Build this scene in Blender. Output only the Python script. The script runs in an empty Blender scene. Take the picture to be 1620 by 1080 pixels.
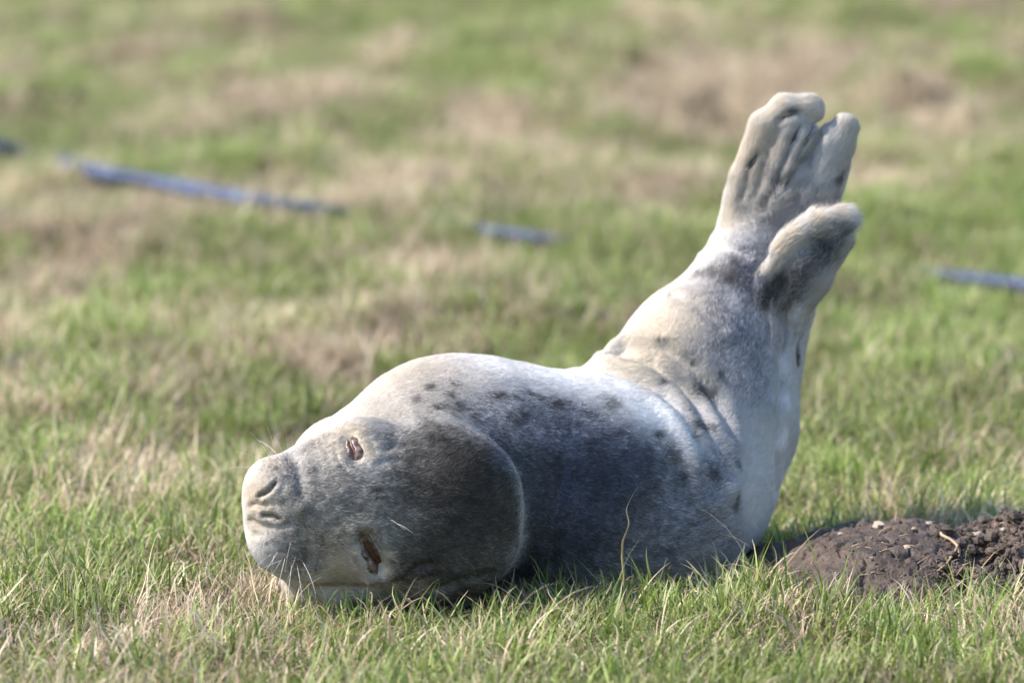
import bpy, math, random
import numpy as np
from mathutils import Vector
from mathutils.bvhtree import BVHTree

random.seed(7)
rng = np.random.default_rng(11)
S = bpy.context.scene
COL = S.collection
R = math.radians

# ------------------------------------------------------------------ camera
CAM = np.array([0.0, -6.0, 1.25]); PITCH = R(9.0); LENS = 191.0
cam_d = bpy.data.cameras.new('camera'); cam = bpy.data.objects.new('camera', cam_d); COL.objects.link(cam)
cam.location = CAM; cam.rotation_euler = (math.pi/2 - PITCH, 0, 0)
cam_d.lens = LENS; cam_d.sensor_width = 36; cam_d.clip_start = 0.1; cam_d.clip_end = 500
cam_d.dof.use_dof = True; cam_d.dof.focus_distance = 6.04; cam_d.dof.aperture_fstop = 3.7
S.camera = cam

# ------------------------------------------------------------------ light
SUNV = np.array([-0.70, -0.07, 0.76]); SUNV = SUNV/np.linalg.norm(SUNV)
w = bpy.data.worlds.new('World'); S.world = w; w.use_nodes = True
nt = w.node_tree; nt.nodes.clear()
sky = nt.nodes.new('ShaderNodeTexSky'); sky.sky_type = 'NISHITA'; sky.sun_disc = False; sky.ozone_density = 3.0; sky.dust_density = 0.6; sky.air_density = 1.0
sky.sun_elevation = math.asin(SUNV[2]); sky.sun_rotation = math.atan2(SUNV[0], SUNV[1])
bg = nt.nodes.new('ShaderNodeBackground'); bg.inputs['Strength'].default_value = 0.15
wo = nt.nodes.new('ShaderNodeOutputWorld')
nt.links.new(sky.outputs[0], bg.inputs[0]); nt.links.new(bg.outputs[0], wo.inputs[0])
sl = bpy.data.lights.new('sun', 'SUN'); sl.energy = 4.3; sl.angle = R(0.53); sl.color = (1.0, 0.94, 0.86)
sun = bpy.data.objects.new('sun', sl); COL.objects.link(sun)
sun.rotation_euler = Vector(SUNV).to_track_quat('Z', 'Y').to_euler(); sun.location = (-4, -2, 5)
S.view_settings.view_transform = 'Standard'; S.view_settings.look = 'None'
S.view_settings.gamma = 1.0; S.view_settings.use_curve_mapping = False
S.view_settings.exposure = 1.32
S.cycles.max_bounces = 6; S.cycles.diffuse_bounces = 3; S.cycles.glossy_bounces = 2
S.cycles.transmission_bounces = 3; S.cycles.use_denoising = True
try: S.cycles_curves.shape = 'RIBBONS'
except Exception: pass

# ------------------------------------------------------------------ helpers
FPX = 1620*LENS/36
def ray(px, py):
    dx = (px-810)/FPX; dy = (540-py)/FPX
    f = np.array([0, math.cos(PITCH), -math.sin(PITCH)]); u = np.array([0, math.sin(PITCH), math.cos(PITCH)])
    d = f + dx*np.array([1., 0, 0]) + dy*u
    return d
def at(px, py, Y):                     # the point on the photo's ray whose world y is Y
    d = ray(px, py); return CAM + d*((Y-CAM[1])/d[1])
def on_ground(px, py, z=0.0):
    d = ray(px, py); return CAM + d*((z-CAM[2])/d[2])
def PX(Y): return (Y-CAM[1])/math.cos(PITCH)/FPX      # metres per photo pixel at depth Y

def hash3(i, j, k, seed=0):
    h = (i.astype(np.int64)*374761393 + j.astype(np.int64)*668265263 + k.astype(np.int64)*2147483647 + seed*974634777) & 0xffffffff
    h = ((h ^ (h >> 13))*1274126177) & 0xffffffff
    h = ((h ^ (h >> 16))*2246822519) & 0xffffffff
    return ((h ^ (h >> 15)) & 0xffffff)/float(0xffffff)
def vnoise(P, scale, seed=0):          # value noise, 0..1
    Q = np.asarray(P)*scale; I = np.floor(Q).astype(np.int64); F = Q-I; F = F*F*(3-2*F)
    r = 0
    for a in (0, 1):
        for b in (0, 1):
            for c in (0, 1):
                wt = (F[:, 0] if a else 1-F[:, 0])*(F[:, 1] if b else 1-F[:, 1])*(F[:, 2] if c else 1-F[:, 2])
                r = r + wt*hash3(I[:, 0]+a, I[:, 1]+b, I[:, 2]+c, seed)
    return r
def fbm(P, scale, octs=4, seed=0):
    r = 0; a = 1; t = 0
    for o in range(octs):
        r = r + a*vnoise(P, scale*2**o, seed+o*17); t += a; a *= 0.5
    return r/t

def mat(name, **kw):
    m = bpy.data.materials.new(name); m.use_nodes = True; n = m.node_tree; b = n.nodes['Principled BSDF']
    for k, v in kw.items():
        b.inputs[k].default_value = v
    return m, n, b
def link_mesh(name, V, F, m=None, parent=None, smooth=True):
    me = bpy.data.meshes.new(name)
    me.from_pydata([tuple(v) for v in np.asarray(V, float)] if not isinstance(V, list) else V, [], F if isinstance(F, list) else F.tolist())
    if smooth: me.polygons.foreach_set('use_smooth', [True]*len(me.polygons))
    me.update()
    o = bpy.data.objects.new(name, me); COL.objects.link(o)
    if m: me.materials.append(m)
    if parent: o.parent = parent; o.location = -parent.location
    return o
def tag(o, label=None, cat=None, group=None, kind=None):
    for k, v in (('label', label), ('category', cat), ('group', group), ('kind', kind)):
        if v: o[k] = v
    return o
def tube(pts, rad, n=6):
    pts = [np.array(p, float) for p in pts]; V = []; F = []
    for i, p in enumerate(pts):
        t = pts[min(i+1, len(pts)-1)]-pts[max(i-1, 0)]; t /= np.linalg.norm(t)+1e-12
        a = np.cross(t, [0.13, 0.31, 0.94]); a /= np.linalg.norm(a)+1e-12; b = np.cross(t, a)
        r = rad[i] if hasattr(rad, '__len__') else rad
        for k in range(n):
            th = 2*math.pi*k/n; V.append(p + r*(a*math.cos(th)+b*math.sin(th)))
        if i:
            for k in range(n):
                F.append([(i-1)*n+k, (i-1)*n+(k+1) % n, i*n+(k+1) % n, i*n+k])
    F.append(list(range(n))[::-1]); F.append([(len(pts)-1)*n+k for k in range(n)])
    return V, F

# ------------------------------------------------------------------ ground height
MND = on_ground(1425, 868, 0.03)       # mound centre
def gz(x, y):
    P = np.stack([x, y, np.zeros_like(x)], 1)
    return (0.030*(fbm(P, 1.7, 3, 5)-0.5)+0.10*(fbm(P*np.array([1, .6, 1]), 5.0, 2, 6)-0.5)+.04*(fbm(P, 12, 2, 7)-.5))*np.clip((y-0.2)/1.0, 0.12, 1) + 0.014*(fbm(P, 9.0, 3, 9)-0.5) - 0.004

# ------------------------------------------------------------------ seal body as one implicit surface
VOX = 0.0032
LO = np.array([-0.33, -0.20, -0.045]); HI = np.array([0.44, 0.52, 0.62])
N = np.ceil((HI-LO)/VOX).astype(int)
G = np.full(tuple(N), 0.2, np.float32)
ax = [LO[i] + VOX*np.arange(N[i], dtype=np.float32) for i in range(3)]
def smin(a, b, k):
    h = np.clip(0.5+0.5*(b-a)/k, 0, 1); return b*(1-h)+a*h - k*h*(1-h)
def smax(a, b, k): return -smin(-a, -b, k)
def seg_sdf(X, Y, Z, a, b, ra, rb, flat):
    d = b-a; L = float(d@d)+1e-12
    t = np.clip(((X-a[0])*d[0]+(Y-a[1])*d[1]+(Z-a[2])*d[2])/L, 0, 1)
    qx = X-a[0]-t*d[0]; qy = Y-a[1]-t*d[1]; qz = Z-a[2]-t*d[2]
    r = ra+(rb-ra)*t
    if flat is not None:
        n, f = flat; n = np.array(n, float); n /= np.linalg.norm(n)
        c = (qx*n[0]+qy*n[1]+qz*n[2])*(1/f-1)
        qx = qx+c*n[0]; qy = qy+c*n[1]; qz = qz+c*n[2]
    return np.sqrt(qx*qx+qy*qy+qz*qz)-r
SPINE = []                             # (a, b) segments nose -> tail, used for the lie of the fur
def chain(nodes, k, flat=None, op='add', fur=True):
    """nodes: (px, py, Y, radius in photo px); consecutive pairs are rounded cones, smooth-joined"""
    P = [at(n[0], n[1], n[2]) for n in nodes]; Rr = [n[3]*PX(n[2]) for n in nodes]
    kk = k*PX(0.1)
    rm = max(Rr)*(1 if flat is None else max(1, flat[1]))+kk+3*VOX
    lo = np.min(P, 0)-rm; hi = np.max(P, 0)+rm
    i0 = np.maximum(((lo-LO)/VOX).astype(int), 0); i1 = np.minimum(((hi-LO)/VOX).astype(int)+2, N)
    sl_ = tuple(slice(i0[i], i1[i]) for i in range(3))
    X = ax[0][sl_[0]][:, None, None]; Y = ax[1][sl_[1]][None, :, None]; Z = ax[2][sl_[2]][None, None, :]
    D = None
    for i in range(max(1, len(P)-1)):
        j = min(i+1, len(P)-1)
        d = seg_sdf(X, Y, Z, P[i], P[j], Rr[i], Rr[j], flat)
        D = d if D is None else np.minimum(D, d) if False else smin(D, d, 0.012 if min(Rr) > .03 else 0.004)
        if fur and op == 'add' and i != j: SPINE.append((P[i], P[j], 0.5*(Rr[i]+Rr[j])))
    if op == 'add': G[sl_] = smin(G[sl_], D, max(kk, 1e-4))
    else: G[sl_] = smax(G[sl_], -D, max(kk, 1e-4))

#BODY
# torso: chest hump, barrel, pelvis, then the hind end turning up
chain([(700, 705, .11, 142), (752, 745, .13, 184), (900, 778, .17, 186), (1030, 785, .21, 174), (1075, 766, .245, 150),
       (1122, 668, .285, 138), (1141, 562, .315, 124), (1170, 478, .335, 92), (1196, 405, .35, 70)], 20)
chain([(1010, 640, .25, 95), (1090, 560, .30, 100)], 55, fur=False)
# head, crown to the camera, nose to the left
chain([(466, 804, -.055, 82), (515, 800, -.045, 108), (580, 800, -.03, 130), (672, 808, -.01, 150), (700, 808, .03, 140)], 22, flat=((0, 1, 0.1), .92))
chain([(545, 745, .04, 88), (640, 722, .06, 122)], 44, fur=False)              # neck under the head
chain([(500, 916, -.03, 56), (580, 926, -.025, 68), (690, 890, .02, 84)], 13, fur=False)  # pale throat under the cheek
chain([(432, 768, -.075, 46)], 20)                                       # upper whisker pad
chain([(447, 848, -.075, 58), (490, 868, -.06, 62)], 18, fur=False)                    # lower whisker pad
chain([(424, 798, -.085, 34), (455, 797, -.088, 36)], 24, fur=False)                     # nose pad
chain([(572, 712, -.045, 46)], 34, fur=False); chain([(598, 872, -.075, 44)], 34, fur=False)  # brows
chain([(738, 775, -.045, 72), (730, 850, -.045, 78)], 40, fur=False)                      # thick nape roll
# far hind flipper: five toes in a fan
chain([(1190, 420, .35, 64), (1218, 330, .35, 68), (1250, 250, .345, 50)], 24, flat=((0.2, 1, 0), .52))
chain([(1170, 380, .35, 32), (1184, 285, .345, 27), (1213, 205, .34, 26), (1242, 178, .34, 25), (1277, 173, .34, 23)], 15)
chain([(1200, 370, .345, 34), (1226, 270, .335, 26), (1252, 205, .332, 21)], 14)
chain([(1215, 370, .34, 34), (1246, 275, .33, 25), (1274, 222, .332, 20)], 13)
chain([(1245, 385, .345, 42), (1287, 300, .34, 38), (1320, 230, .34, 30), (1335, 206, .34, 22)], 6)
chain([(1255, 400, .375, 34), (1296, 330, .385, 26), (1330, 262, .385, 14)], 8)
# near hind flipper, folded, edge up
chain([(1208, 560, .30, 42), (1230, 485, .28, 42), (1268, 432, .272, 42), (1316, 378, .272, 24)], 16, flat=((0.1, 1, 0), .6))
chain([(1210, 490, .275, 22), (1216, 435, .268, 17), (1248, 388, .268, 15), (1290, 360, .268, 15), (1330, 352, .272, 15)], 8)
chain([(1240, 500, .30, 26), (1280, 440, .29, 22), (1322, 380, .285, 20)], 8)
chain([(1240, 610, .335, 26), (1262, 530, .34, 16), (1275, 490, .34, 14)], 12)
chain([(1236, 650, .30, 22), (1244, 570, .30, 18), (1256, 515, .295, 16)], 10, fur=False)   # pale fold of skin below the flipper

chain([(1270, 505, .29, 4), (1262, 540, .29, 8), (1260, 595, .29, 3)], 4, flat=((0, 1, 0), 7), op='sub')

# ---- naive surface nets
def surface_nets(G):
    ins = G < 0
    c = np.zeros(tuple(np.array(G.shape)-1), np.int8)
    for a in (0, 1):
        for b in (0, 1):
            for d in (0, 1):
                c += ins[a:a+c.shape[0], b:b+c.shape[1], d:d+c.shape[2]]
    act = (c > 0) & (c < 8); idx = -np.ones(c.shape, np.int32)
    I = np.argwhere(act); idx[act] = np.arange(len(I))
    acc = np.zeros((len(I), 3)); cnt = np.zeros(len(I))
    cor = [(a, b, d) for a in (0, 1) for b in (0, 1) for d in (0, 1)]
    val = {q: G[I[:, 0]+q[0], I[:, 1]+q[1], I[:, 2]+q[2]].astype(float) for q in cor}
    for q in cor:
        for axn in range(3):
            if q[axn]: continue
            q2 = list(q); q2[axn] = 1; q2 = tuple(q2)
            v1, v2 = val[q], val[q2]; m = (v1 < 0) != (v2 < 0)
            t = np.where(m, v1/np.where(m, v1-v2, 1), 0)
            p = np.tile(np.array(q, float), (len(I), 1)); p[:, axn] += t
            acc += p*m[:, None]; cnt += m
    V = I + acc/cnt[:, None]
    F = []
    for axn in range(3):
        s1 = [slice(None)]*3; s2 = [slice(None)]*3; s1[axn] = slice(0, -1); s2[axn] = slice(1, None)
        A = ins[tuple(s1)]; B = ins[tuple(s2)]; o = [i for i in range(3) if i != axn]
        for flip, M in ((0, A & ~B), (1, ~A & B)):
            E = np.argwhere(M); E = E[(E[:, o[0]] > 0) & (E[:, o[1]] > 0)]
            E = E[(E[:, o[0]] < c.shape[o[0]]) & (E[:, o[1]] < c.shape[o[1]])]
            def cell(da, db):
                Q = E.copy(); Q[:, o[0]] -= da; Q[:, o[1]] -= db; return idx[Q[:, 0], Q[:, 1], Q[:, 2]]
            q = np.stack([cell(0, 0), cell(1, 0), cell(1, 1), cell(0, 1)], 1)
            if (axn == 1) != bool(flip): q = q[:, ::-1]
            F.append(q)
    return V, np.concatenate(F)
V, F = surface_nets(G)
V = LO + V*VOX
# light smoothing
E = np.concatenate([F[:, [0, 1]], F[:, [1, 2]], F[:, [2, 3]], F[:, [3, 0]]])
deg = np.bincount(E.ravel(), minlength=len(V)).astype(float)
def smooth(V, n, lam=0.5):
    for _ in range(n):
        A = np.stack([np.bincount(E[:, 0], V[E[:, 1], i], len(V))+np.bincount(E[:, 1], V[E[:, 0], i], len(V)) for i in range(3)], 1)/deg[:, None]
        V = V+lam*(A-V)
    return V
V = smooth(V, 2)
def vnormals(V):
    n = np.cross(V[F[:, 2]]-V[F[:, 0]], V[F[:, 3]]-V[F[:, 1]])
    nn = np.stack([sum(np.bincount(F[:, k], n[:, i], len(V)) for k in range(4)) for i in range(3)], 1)
    return nn/(np.linalg.norm(nn, axis=1)[:, None]+1e-12)
VN = vnormals(V)
BV = BVHTree.FromPolygons([tuple(v) for v in V], F.tolist())
def hit(px, py):
    d = ray(px, py); d = d/np.linalg.norm(d)
    r = BV.ray_cast(Vector(CAM), Vector(d))
    if r[0] is None: return None
    return np.array(r[0])
def hit_n(px, py):
    d = ray(px, py); r = BV.ray_cast(Vector(CAM), Vector(d/np.linalg.norm(d)))
    return (np.array(r[0]), np.array(r[1])) if r[0] is not None else (None, None)
def polyline(pts):
    out = []
    for i in range(len(pts)-1):
        a, b = np.array(pts[i]), np.array(pts[i+1]); n = max(2, int(np.linalg.norm(b-a)/6))
        for k in range(n): out.append(a+(b-a)*k/n)
    out.append(np.array(pts[-1]))
    h = [hit(*p) for p in out]; return np.array([q for q in h if q is not None])
def dist_pl(P, L):
    d = np.full(len(P), 9.0)
    if len(L) == 0: return d
    lo = L.min(0)-.08; hi = L.max(0)+.08
    m = np.all((P > lo) & (P < hi), 1); Q = P[m]; dm = np.full(len(Q), 9.0)
    for i in range(len(L)-1 if len(L) > 1 else 1):
        a = L[i]; b = L[min(i+1, len(L)-1)]; ab = b-a
        t = np.clip((Q-a)@ab/(ab@ab+1e-12), 0, 1); dm = np.minimum(dm, np.linalg.norm(Q-a-t[:, None]*ab, axis=1))
    d[m] = dm; return d
# creases and folds: (photo path on the skin, depth px, width px, shoulder px)
FOLDS = [
    ([(925, 583), (985, 592), (1040, 616), (1085, 655), (1118, 712), (1130, 770)], 8, 15, 6),
    ([(975, 562), (1030, 580), (1075, 612), (1108, 655), (1135, 705), (1150, 750)], 11, 14, 7),
    ([(990, 550), (1050, 560), (1095, 590), (1130, 640), (1150, 690)], 9, 13, 6),
    ([(1065, 470), (1100, 480), (1140, 520)], 3, 10, 2),
    ([(1105, 395), (1140, 392), (1175, 405)], 4, 10, 3),
    ([(868, 890), (872, 830), (885, 775), (890, 740)], 4, 10, 3),
    ([(430, 903), (470, 922), (530, 932), (590, 926), (620, 918)], 4, 9, 2),
    ([(1240, 500), (1232, 560), (1236, 620), (1228, 700), (1226, 780)], 5, 9, 3),
    ([(1248, 480), (1240, 540), (1238, 600)], 5, 7, 3),
    ([(1298, 215), (1270, 262), (1240, 300), (1205, 335)], 11, 7, 2),
    ([(1262, 228), (1235, 285), (1212, 330)], 2, 5, 0),
    ([(1240, 190), (1215, 240), (1200, 300)], 1.5, 6, 0),
    ([(770, 905), (730, 915), (690, 930)], 4, 9, 2),
    ([(546, 744), (534, 730), (530, 712)], 2, 4, 1),
    ([(574, 690), (586, 700), (590, 716)], 2, 4, 1),
    ([(606, 712), (622, 705), (640, 706)], 2.5, 6, 1),
    ([(596, 735), (612, 728), (630, 730)], 2, 5, 1),
    ([(558, 862), (568, 842), (586, 838), (606, 856), (622, 884), (620, 912)], 3, 5, 1.5),
    ([(545, 850), (552, 880), (572, 905)], 2.5, 7, 2),
    ([(395, 800), (404, 797), (420, 800)], 4, 4, 1.5),
    ([(462, 724), (476, 752), (474, 782)], 2, 9, 1.5),
    ([(472, 822), (488, 852), (486, 888)], 4, 8, 2.5),
    ([(398, 822), (412, 832), (440, 834), (456, 828)], 3, 5, 1.5),
    ([(500, 745), (520, 752), (535, 765)], 1.5, 8, 1),
    ([(450, 770), (462, 800), (455, 830)], 1.5, 8, 1),
    ([(405, 845), (430, 842), (455, 850)], 1.5, 5, 1),
    ([(1262, 182), (1244, 184), (1228, 196)], 8, 5, 2),
    ([(1262, 206), (1250, 232), (1225, 300)], 7, 5, 2),
    ([(1286, 210), (1270, 238), (1240, 300)], 6, 5, 2),
    ([(1196, 248), (1184, 270), (1172, 320)], 6, 5, 2),
    ([(645, 905), (662, 893), (680, 890)], 5, 6, 2),
]
off = np.zeros(len(V))
for pth, dep, wd, sh in FOLDS:
    d = dist_pl(V, polyline(pth))/0.00072
    off += -dep*np.exp(-(d/wd)**2) + sh*np.exp(-((d-1.9*wd)/wd)**2)
# eye pits, nostrils
def pit(pth, dep, wd, sh=0):
    global off
    d = dist_pl(V, polyline(pth))/0.00072
    off += -dep*np.exp(-(d/wd)**2) + sh*np.exp(-((d-1.8*wd)/wd)**2)
pit([(553, 696), (562, 722)], 11, 12, 1.5)
pit([(578, 856), (598, 896)], 20, 14, 4)
pit([(410, 784), (424, 777), (434, 765)], 9, 3.6, 2)
pit([(417, 814), (430, 815), (442, 820)], 9, 3.6, 2)
pit([(402, 793), (420, 799), (448, 797)], 2, 6, 0)
off += 1.2*(fbm(V, 45, 3, 3)-0.5)*2 + 3.5*(fbm(V, 14, 2, 8)-0.5)
V = V + VN*(off*0.00072)[:, None]
V = smooth(V, 1, .4)
VN = vnormals(V)
BV = BVHTree.FromPolygons([tuple(v) for v in V], F.tolist())

# ------------------------------------------------------------------ coat colours (fur pigment and some painted-in shade, laid as patches on the skin)
CREAM = (.56, .465, .345); PALE = (.54, .505, .47); WHITE = (.78, .76, .74); MID = (.18, .182, .21); DARK = (.022, .021, .022)
BROWN = (.032, .025, .018); TAN = (.40, .32, .235); SLATE = (.050, .055, .084)  # MID and SLATE: blue-grey fur, tinted bluer to carry the skylit shade
#COAT
COAT = [  # (px, py, radius px, colour, strength)
    # belly, chest, flanks
    (650, 600, 120, CREAM, .5), (780, 580, 70, WHITE, .8), (880, 600, 60, WHITE, .95), (940, 595, 60, WHITE, .95), (1010, 640, 50, WHITE, .9),
    (1060, 690, 42, WHITE, .8), (960, 570, 50, CREAM, .4), (1040, 540, 80, CREAM, .8), (1000, 585, 45, CREAM, .6), (1085, 590, 45, CREAM, .6),
    # dorsal grey over the shoulders
    (780, 665, 70, MID, .75), (860, 670, 75, MID, .85), (930, 700, 70, MID, .9), (880, 760, 70, SLATE, .9), (960, 780, 90, SLATE, .95), (1010, 740, 60, SLATE, .85),
    (900, 850, 80, SLATE, .9), (1000, 850, 70, SLATE, .75), (1060, 790, 60, MID, .8), (1050, 850, 70, MID, .8), (1110, 820, 70, MID, .65),
    (1130, 740, 45, MID, .6), (1170, 640, 50, PALE, .6), (1210, 700, 60, PALE, .8), (1200, 800, 60, PALE, .35), (1160, 700, 40, MID, .5), (1150, 860, 50, MID, .6), (860, 740, 34, DARK, .6), (940, 740, 40, DARK, .5), (1000, 800, 36, DARK, .5), (1030, 760, 30, DARK, .45), (880, 900, 60, DARK, .5),
    (880, 592, 34, WHITE, .9), (930, 588, 26, WHITE, .9), (830, 572, 30, WHITE, .8), (985, 612, 24, WHITE, .85), (1030, 645, 22, WHITE, .85),
    # hind end
    (1140, 520, 60, MID, .55), (1110, 470, 34, MID, .55), (1185, 590, 50, MID, .4), (1190, 520, 45, MID, .5), (1185, 450, 40, MID, .8), (1130, 430, 20, DARK, .75), (1170, 415, 26, SLATE, .7), (1195, 460, 26, SLATE, .8),
    (1190, 385, 30, MID, .6), (1120, 385, 22, CREAM, .9), (1150, 350, 22, CREAM, .6), (1215, 355, 26, MID, .5),
    (1170, 260, 50, CREAM, .55), (1225, 170, 30, CREAM, .6), (1290, 300, 30, PALE, .5), (1325, 290, 16, SLATE, .8), (1315, 320, 14, SLATE, .8),
    # near flipper
    (1230, 470, 28, DARK, .75), (1255, 440, 26, DARK, .55), (1300, 395, 26, DARK, .75), (1325, 370, 14, SLATE, .7), (1275, 420, 20, SLATE, .5),
    (1110, 480, 34, CREAM, .4), (1060, 520, 60, CREAM, .5), (1340, 215, 22, CREAM, .6), (1280, 165, 22, CREAM, .6), (1200, 220, 40, CREAM, .6), (1230, 300, 60, CREAM, .35), (1215, 425, 12, CREAM, .9), (1245, 382, 12, CREAM, .95), (1285, 356, 12, CREAM, .95), (1320, 345, 10, CREAM, .9), (1230, 402, 12, CREAM, .95),
    # head
    (650, 680, 60, MID, .75), (700, 720, 60, DARK, .7), (745, 760, 78, DARK, .95), (790, 800, 60, DARK, .85), (770, 720, 45, BROWN, .6), (660, 790, 50, SLATE, .75), (700, 850, 70, BROWN, .8),
    (665, 900, 60, BROWN, .7), (770, 880, 60, BROWN, .8), (640, 740, 36, MID, .85), (610, 810, 40, MID, .75), (635, 860, 36, MID, .6), (520, 750, 34, PALE, .7), (490, 780, 46, MID, .6), (540, 780, 46, MID, .75), (560, 830, 36, MID, .65),
    (1232, 285, 16, MID, .6), (1215, 315, 16, MID, .55), (1192, 262, 10, MID, .6), (1250, 250, 14, MID, .5), (1282, 305, 18, MID, .5), (1262, 340, 18, MID, .5), (1242, 181, 8, MID, .6),  # far flipper: greyish skin between toes, darkened to paint in groove shade
    (470, 860, 46, MID, .6), (520, 870, 50, TAN, .6), (480, 890, 28, SLATE, .5), (440, 760, 30, MID, .35), (455, 830, 30, TAN, .35),
    (410, 805, 26, CREAM, .8), (400, 840, 20, CREAM, .6), (520, 695, 40, CREAM, .55), (600, 670, 34, PALE, .6),
    (560, 690, 22, CREAM, .9), (580, 712, 12, CREAM, .8), (540, 715, 14, CREAM, .5), (608, 895, 12, CREAM, .95), (612, 875, 9, CREAM, .7), (545, 930, 60, CREAM, .9), (500, 950, 60, CREAM, .9), (600, 945, 50, TAN, .8),
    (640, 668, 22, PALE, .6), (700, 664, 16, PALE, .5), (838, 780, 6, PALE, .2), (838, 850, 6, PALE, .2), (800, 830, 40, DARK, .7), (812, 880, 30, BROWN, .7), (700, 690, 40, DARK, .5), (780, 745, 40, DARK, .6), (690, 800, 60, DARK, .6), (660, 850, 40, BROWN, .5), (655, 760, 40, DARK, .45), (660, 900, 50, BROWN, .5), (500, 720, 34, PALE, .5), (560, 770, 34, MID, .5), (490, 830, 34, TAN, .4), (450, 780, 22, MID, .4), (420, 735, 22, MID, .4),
    (480, 745, 40, MID, .5), (530, 765, 44, MID, .5), (470, 800, 40, MID, .4), (505, 845, 50, MID, .55), (480, 885, 34, SLATE, .4), (550, 905, 40, TAN, .6), (545, 855, 40, TAN, .4), (560, 820, 40, MID, .5), (530, 698, 40, TAN, .5), (490, 705, 34, MID, .4), (590, 660, 40, TAN, .5), (610, 690, 34, MID, .45), (640, 830, 30, MID, .5),
    (560, 690, 18, CREAM, .8), (610, 898, 11, CREAM, .9), (614, 878, 8, CREAM, .8), (570, 870, 9, CREAM, .5),
    (650, 600, 90, TAN, .35), (620, 630, 60, PALE, .3), (720, 600, 50, PALE, .4), (405, 800, 22, TAN, .5),
    (1150, 500, 44, MID, .45), (1125, 560, 44, MID, .35), (1200, 560, 40, MID, .3), (1180, 620, 40, MID, .3), (1160, 330, 34, TAN, .3), (1200, 260, 44, TAN, .35), (1250, 300, 34, MID, .35), (1090, 610, 30, MID, .3), (1205, 640, 36, MID, .25), (1140, 460, 26, MID, .5), (1160, 430, 26, DARK, .5),
    (800, 730, 26, MID, .6), (832, 760, 24, SLATE, .6), (846, 800, 24, SLATE, .75), (850, 845, 24, DARK, .7), (848, 890, 26, DARK, .7), (825, 905, 26, BROWN, .7), (775, 920, 34, BROWN, .7), (720, 930, 36, BROWN, .6), (665, 935, 30, TAN, .5),  # behind the head: greys fill bare coat, darks paint in the crease shadow
    (545, 675, 40, MID, .28), (500, 700, 30, MID, .25), (398, 790, 20, TAN, .5), (395, 770, 20, MID, .25), (450, 725, 24, MID, .3), (610, 640, 40, MID, .15), (700, 585, 60, TAN, .2),
    (1300, 400, 24, DARK, .6), (1265, 440, 24, DARK, .4), (500, 945, 40, CREAM, .6), (550, 950, 30, TAN, .6), (1262, 255, 9, MID, .6), (1248, 225, 8, MID, .5), (1215, 265, 9, MID, .45), (1300, 240, 8, MID, .4), (1228, 310, 10, SLATE, .5), (1278, 262, 8, SLATE, .5), (1246, 640, 14, WHITE, .7), (1240, 700, 14, WHITE, .7), (1236, 760, 14, WHITE, .6), (1222, 820, 12, WHITE, .5), (1262, 500, 14, WHITE, .6), (1240, 580, 14, WHITE, .6), (405, 780, 26, TAN, .8), (425, 735, 24, TAN, .6), (405, 830, 22, TAN, .5),  # small greys among the far toes deepen the painted groove shade
]
SPOTS = [  # small dark blotches (px, py, rx, ry)
    (785, 628, 11, 5), (812, 632, 6, 4), (876, 640, 14, 8), (722, 641, 13, 6), (690, 645, 13, 5), (717, 655, 7, 4), (749, 659, 6, 8), (822, 661, 9, 7), (798, 658, 6, 4), (724, 609, 10, 5), (678, 611, 8, 4), (706, 624, 6, 4), (658, 632, 8, 4),
    (965, 637, 17, 7), (850, 626, 7, 4), (836, 618, 6, 3), (925, 655, 9, 6), (1108, 618, 12, 14), (1125, 628, 8, 10), (1085, 645, 10, 8), (1102, 668, 12, 13), (1118, 682, 8, 8), (1050, 608, 9, 5), (1140, 600, 8, 8),
    (1100, 690, 7, 6), (1128, 752, 10, 12), (1165, 800, 9, 9), (1060, 720, 10, 14), (1166, 735, 8, 6), (1012, 541, 3, 3), (1098, 573, 3, 3), (596, 772, 6, 5), (590, 790, 4, 3), (574, 800, 3, 3), 
    (1150, 440, 8, 9), (1104, 436, 9, 8), (1210, 480, 9, 12), (1225, 450, 9, 9), (1048, 548, 8, 4),
    (440, 742, 3, 2), (455, 755, 3, 2), (470, 735, 3, 2), (425, 738, 2, 2), (450, 730, 3, 2), (612, 700, 4, 4), (640, 905, 12, 7), (690, 700, 10, 6), (1040, 690, 8, 10), (980, 690, 10, 6), (1075, 755, 7, 10),
]
for a_, b_, c_, d_, n_ in [(418, 846, 470, 848, 7), (414, 858, 472, 862, 8), (420, 872, 470, 877, 7), (430, 886, 468, 890, 5), (408, 742, 468, 742, 6), (414, 730, 462, 730, 5), (425, 756, 470, 754, 5)]:
    for k in range(n_): SPOTS.append((a_+(c_-a_)*k/(n_-1), b_+(d_-b_)*k/(n_-1)+random.gauss(0, 1.5), 1.9, 1.6))
for i in range(30):                    # flecks of darker fur round the lower whisker pad and cheeks
    SPOTS.append((random.gauss(446, 26), random.gauss(862, 26), 1.9, 1.5))
CP = []
HEADGREY = (.205, .182, .158)         # the head's coat is browner than the back
for px, py, r, c, s in COAT:
    if px < 700 and py > 650 and c is MID: c = HEADGREY
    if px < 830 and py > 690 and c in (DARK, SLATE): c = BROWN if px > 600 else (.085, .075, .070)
    h = hit(px, py)
    if h is not None: CP.append((h, r*0.00072, np.array(c), s))
SP = []
for px, py, rx, ry in SPOTS:
    h = hit(px, py)
    if h is not None: SP.append((h, rx*0.00100, ry*0.00100))
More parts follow.
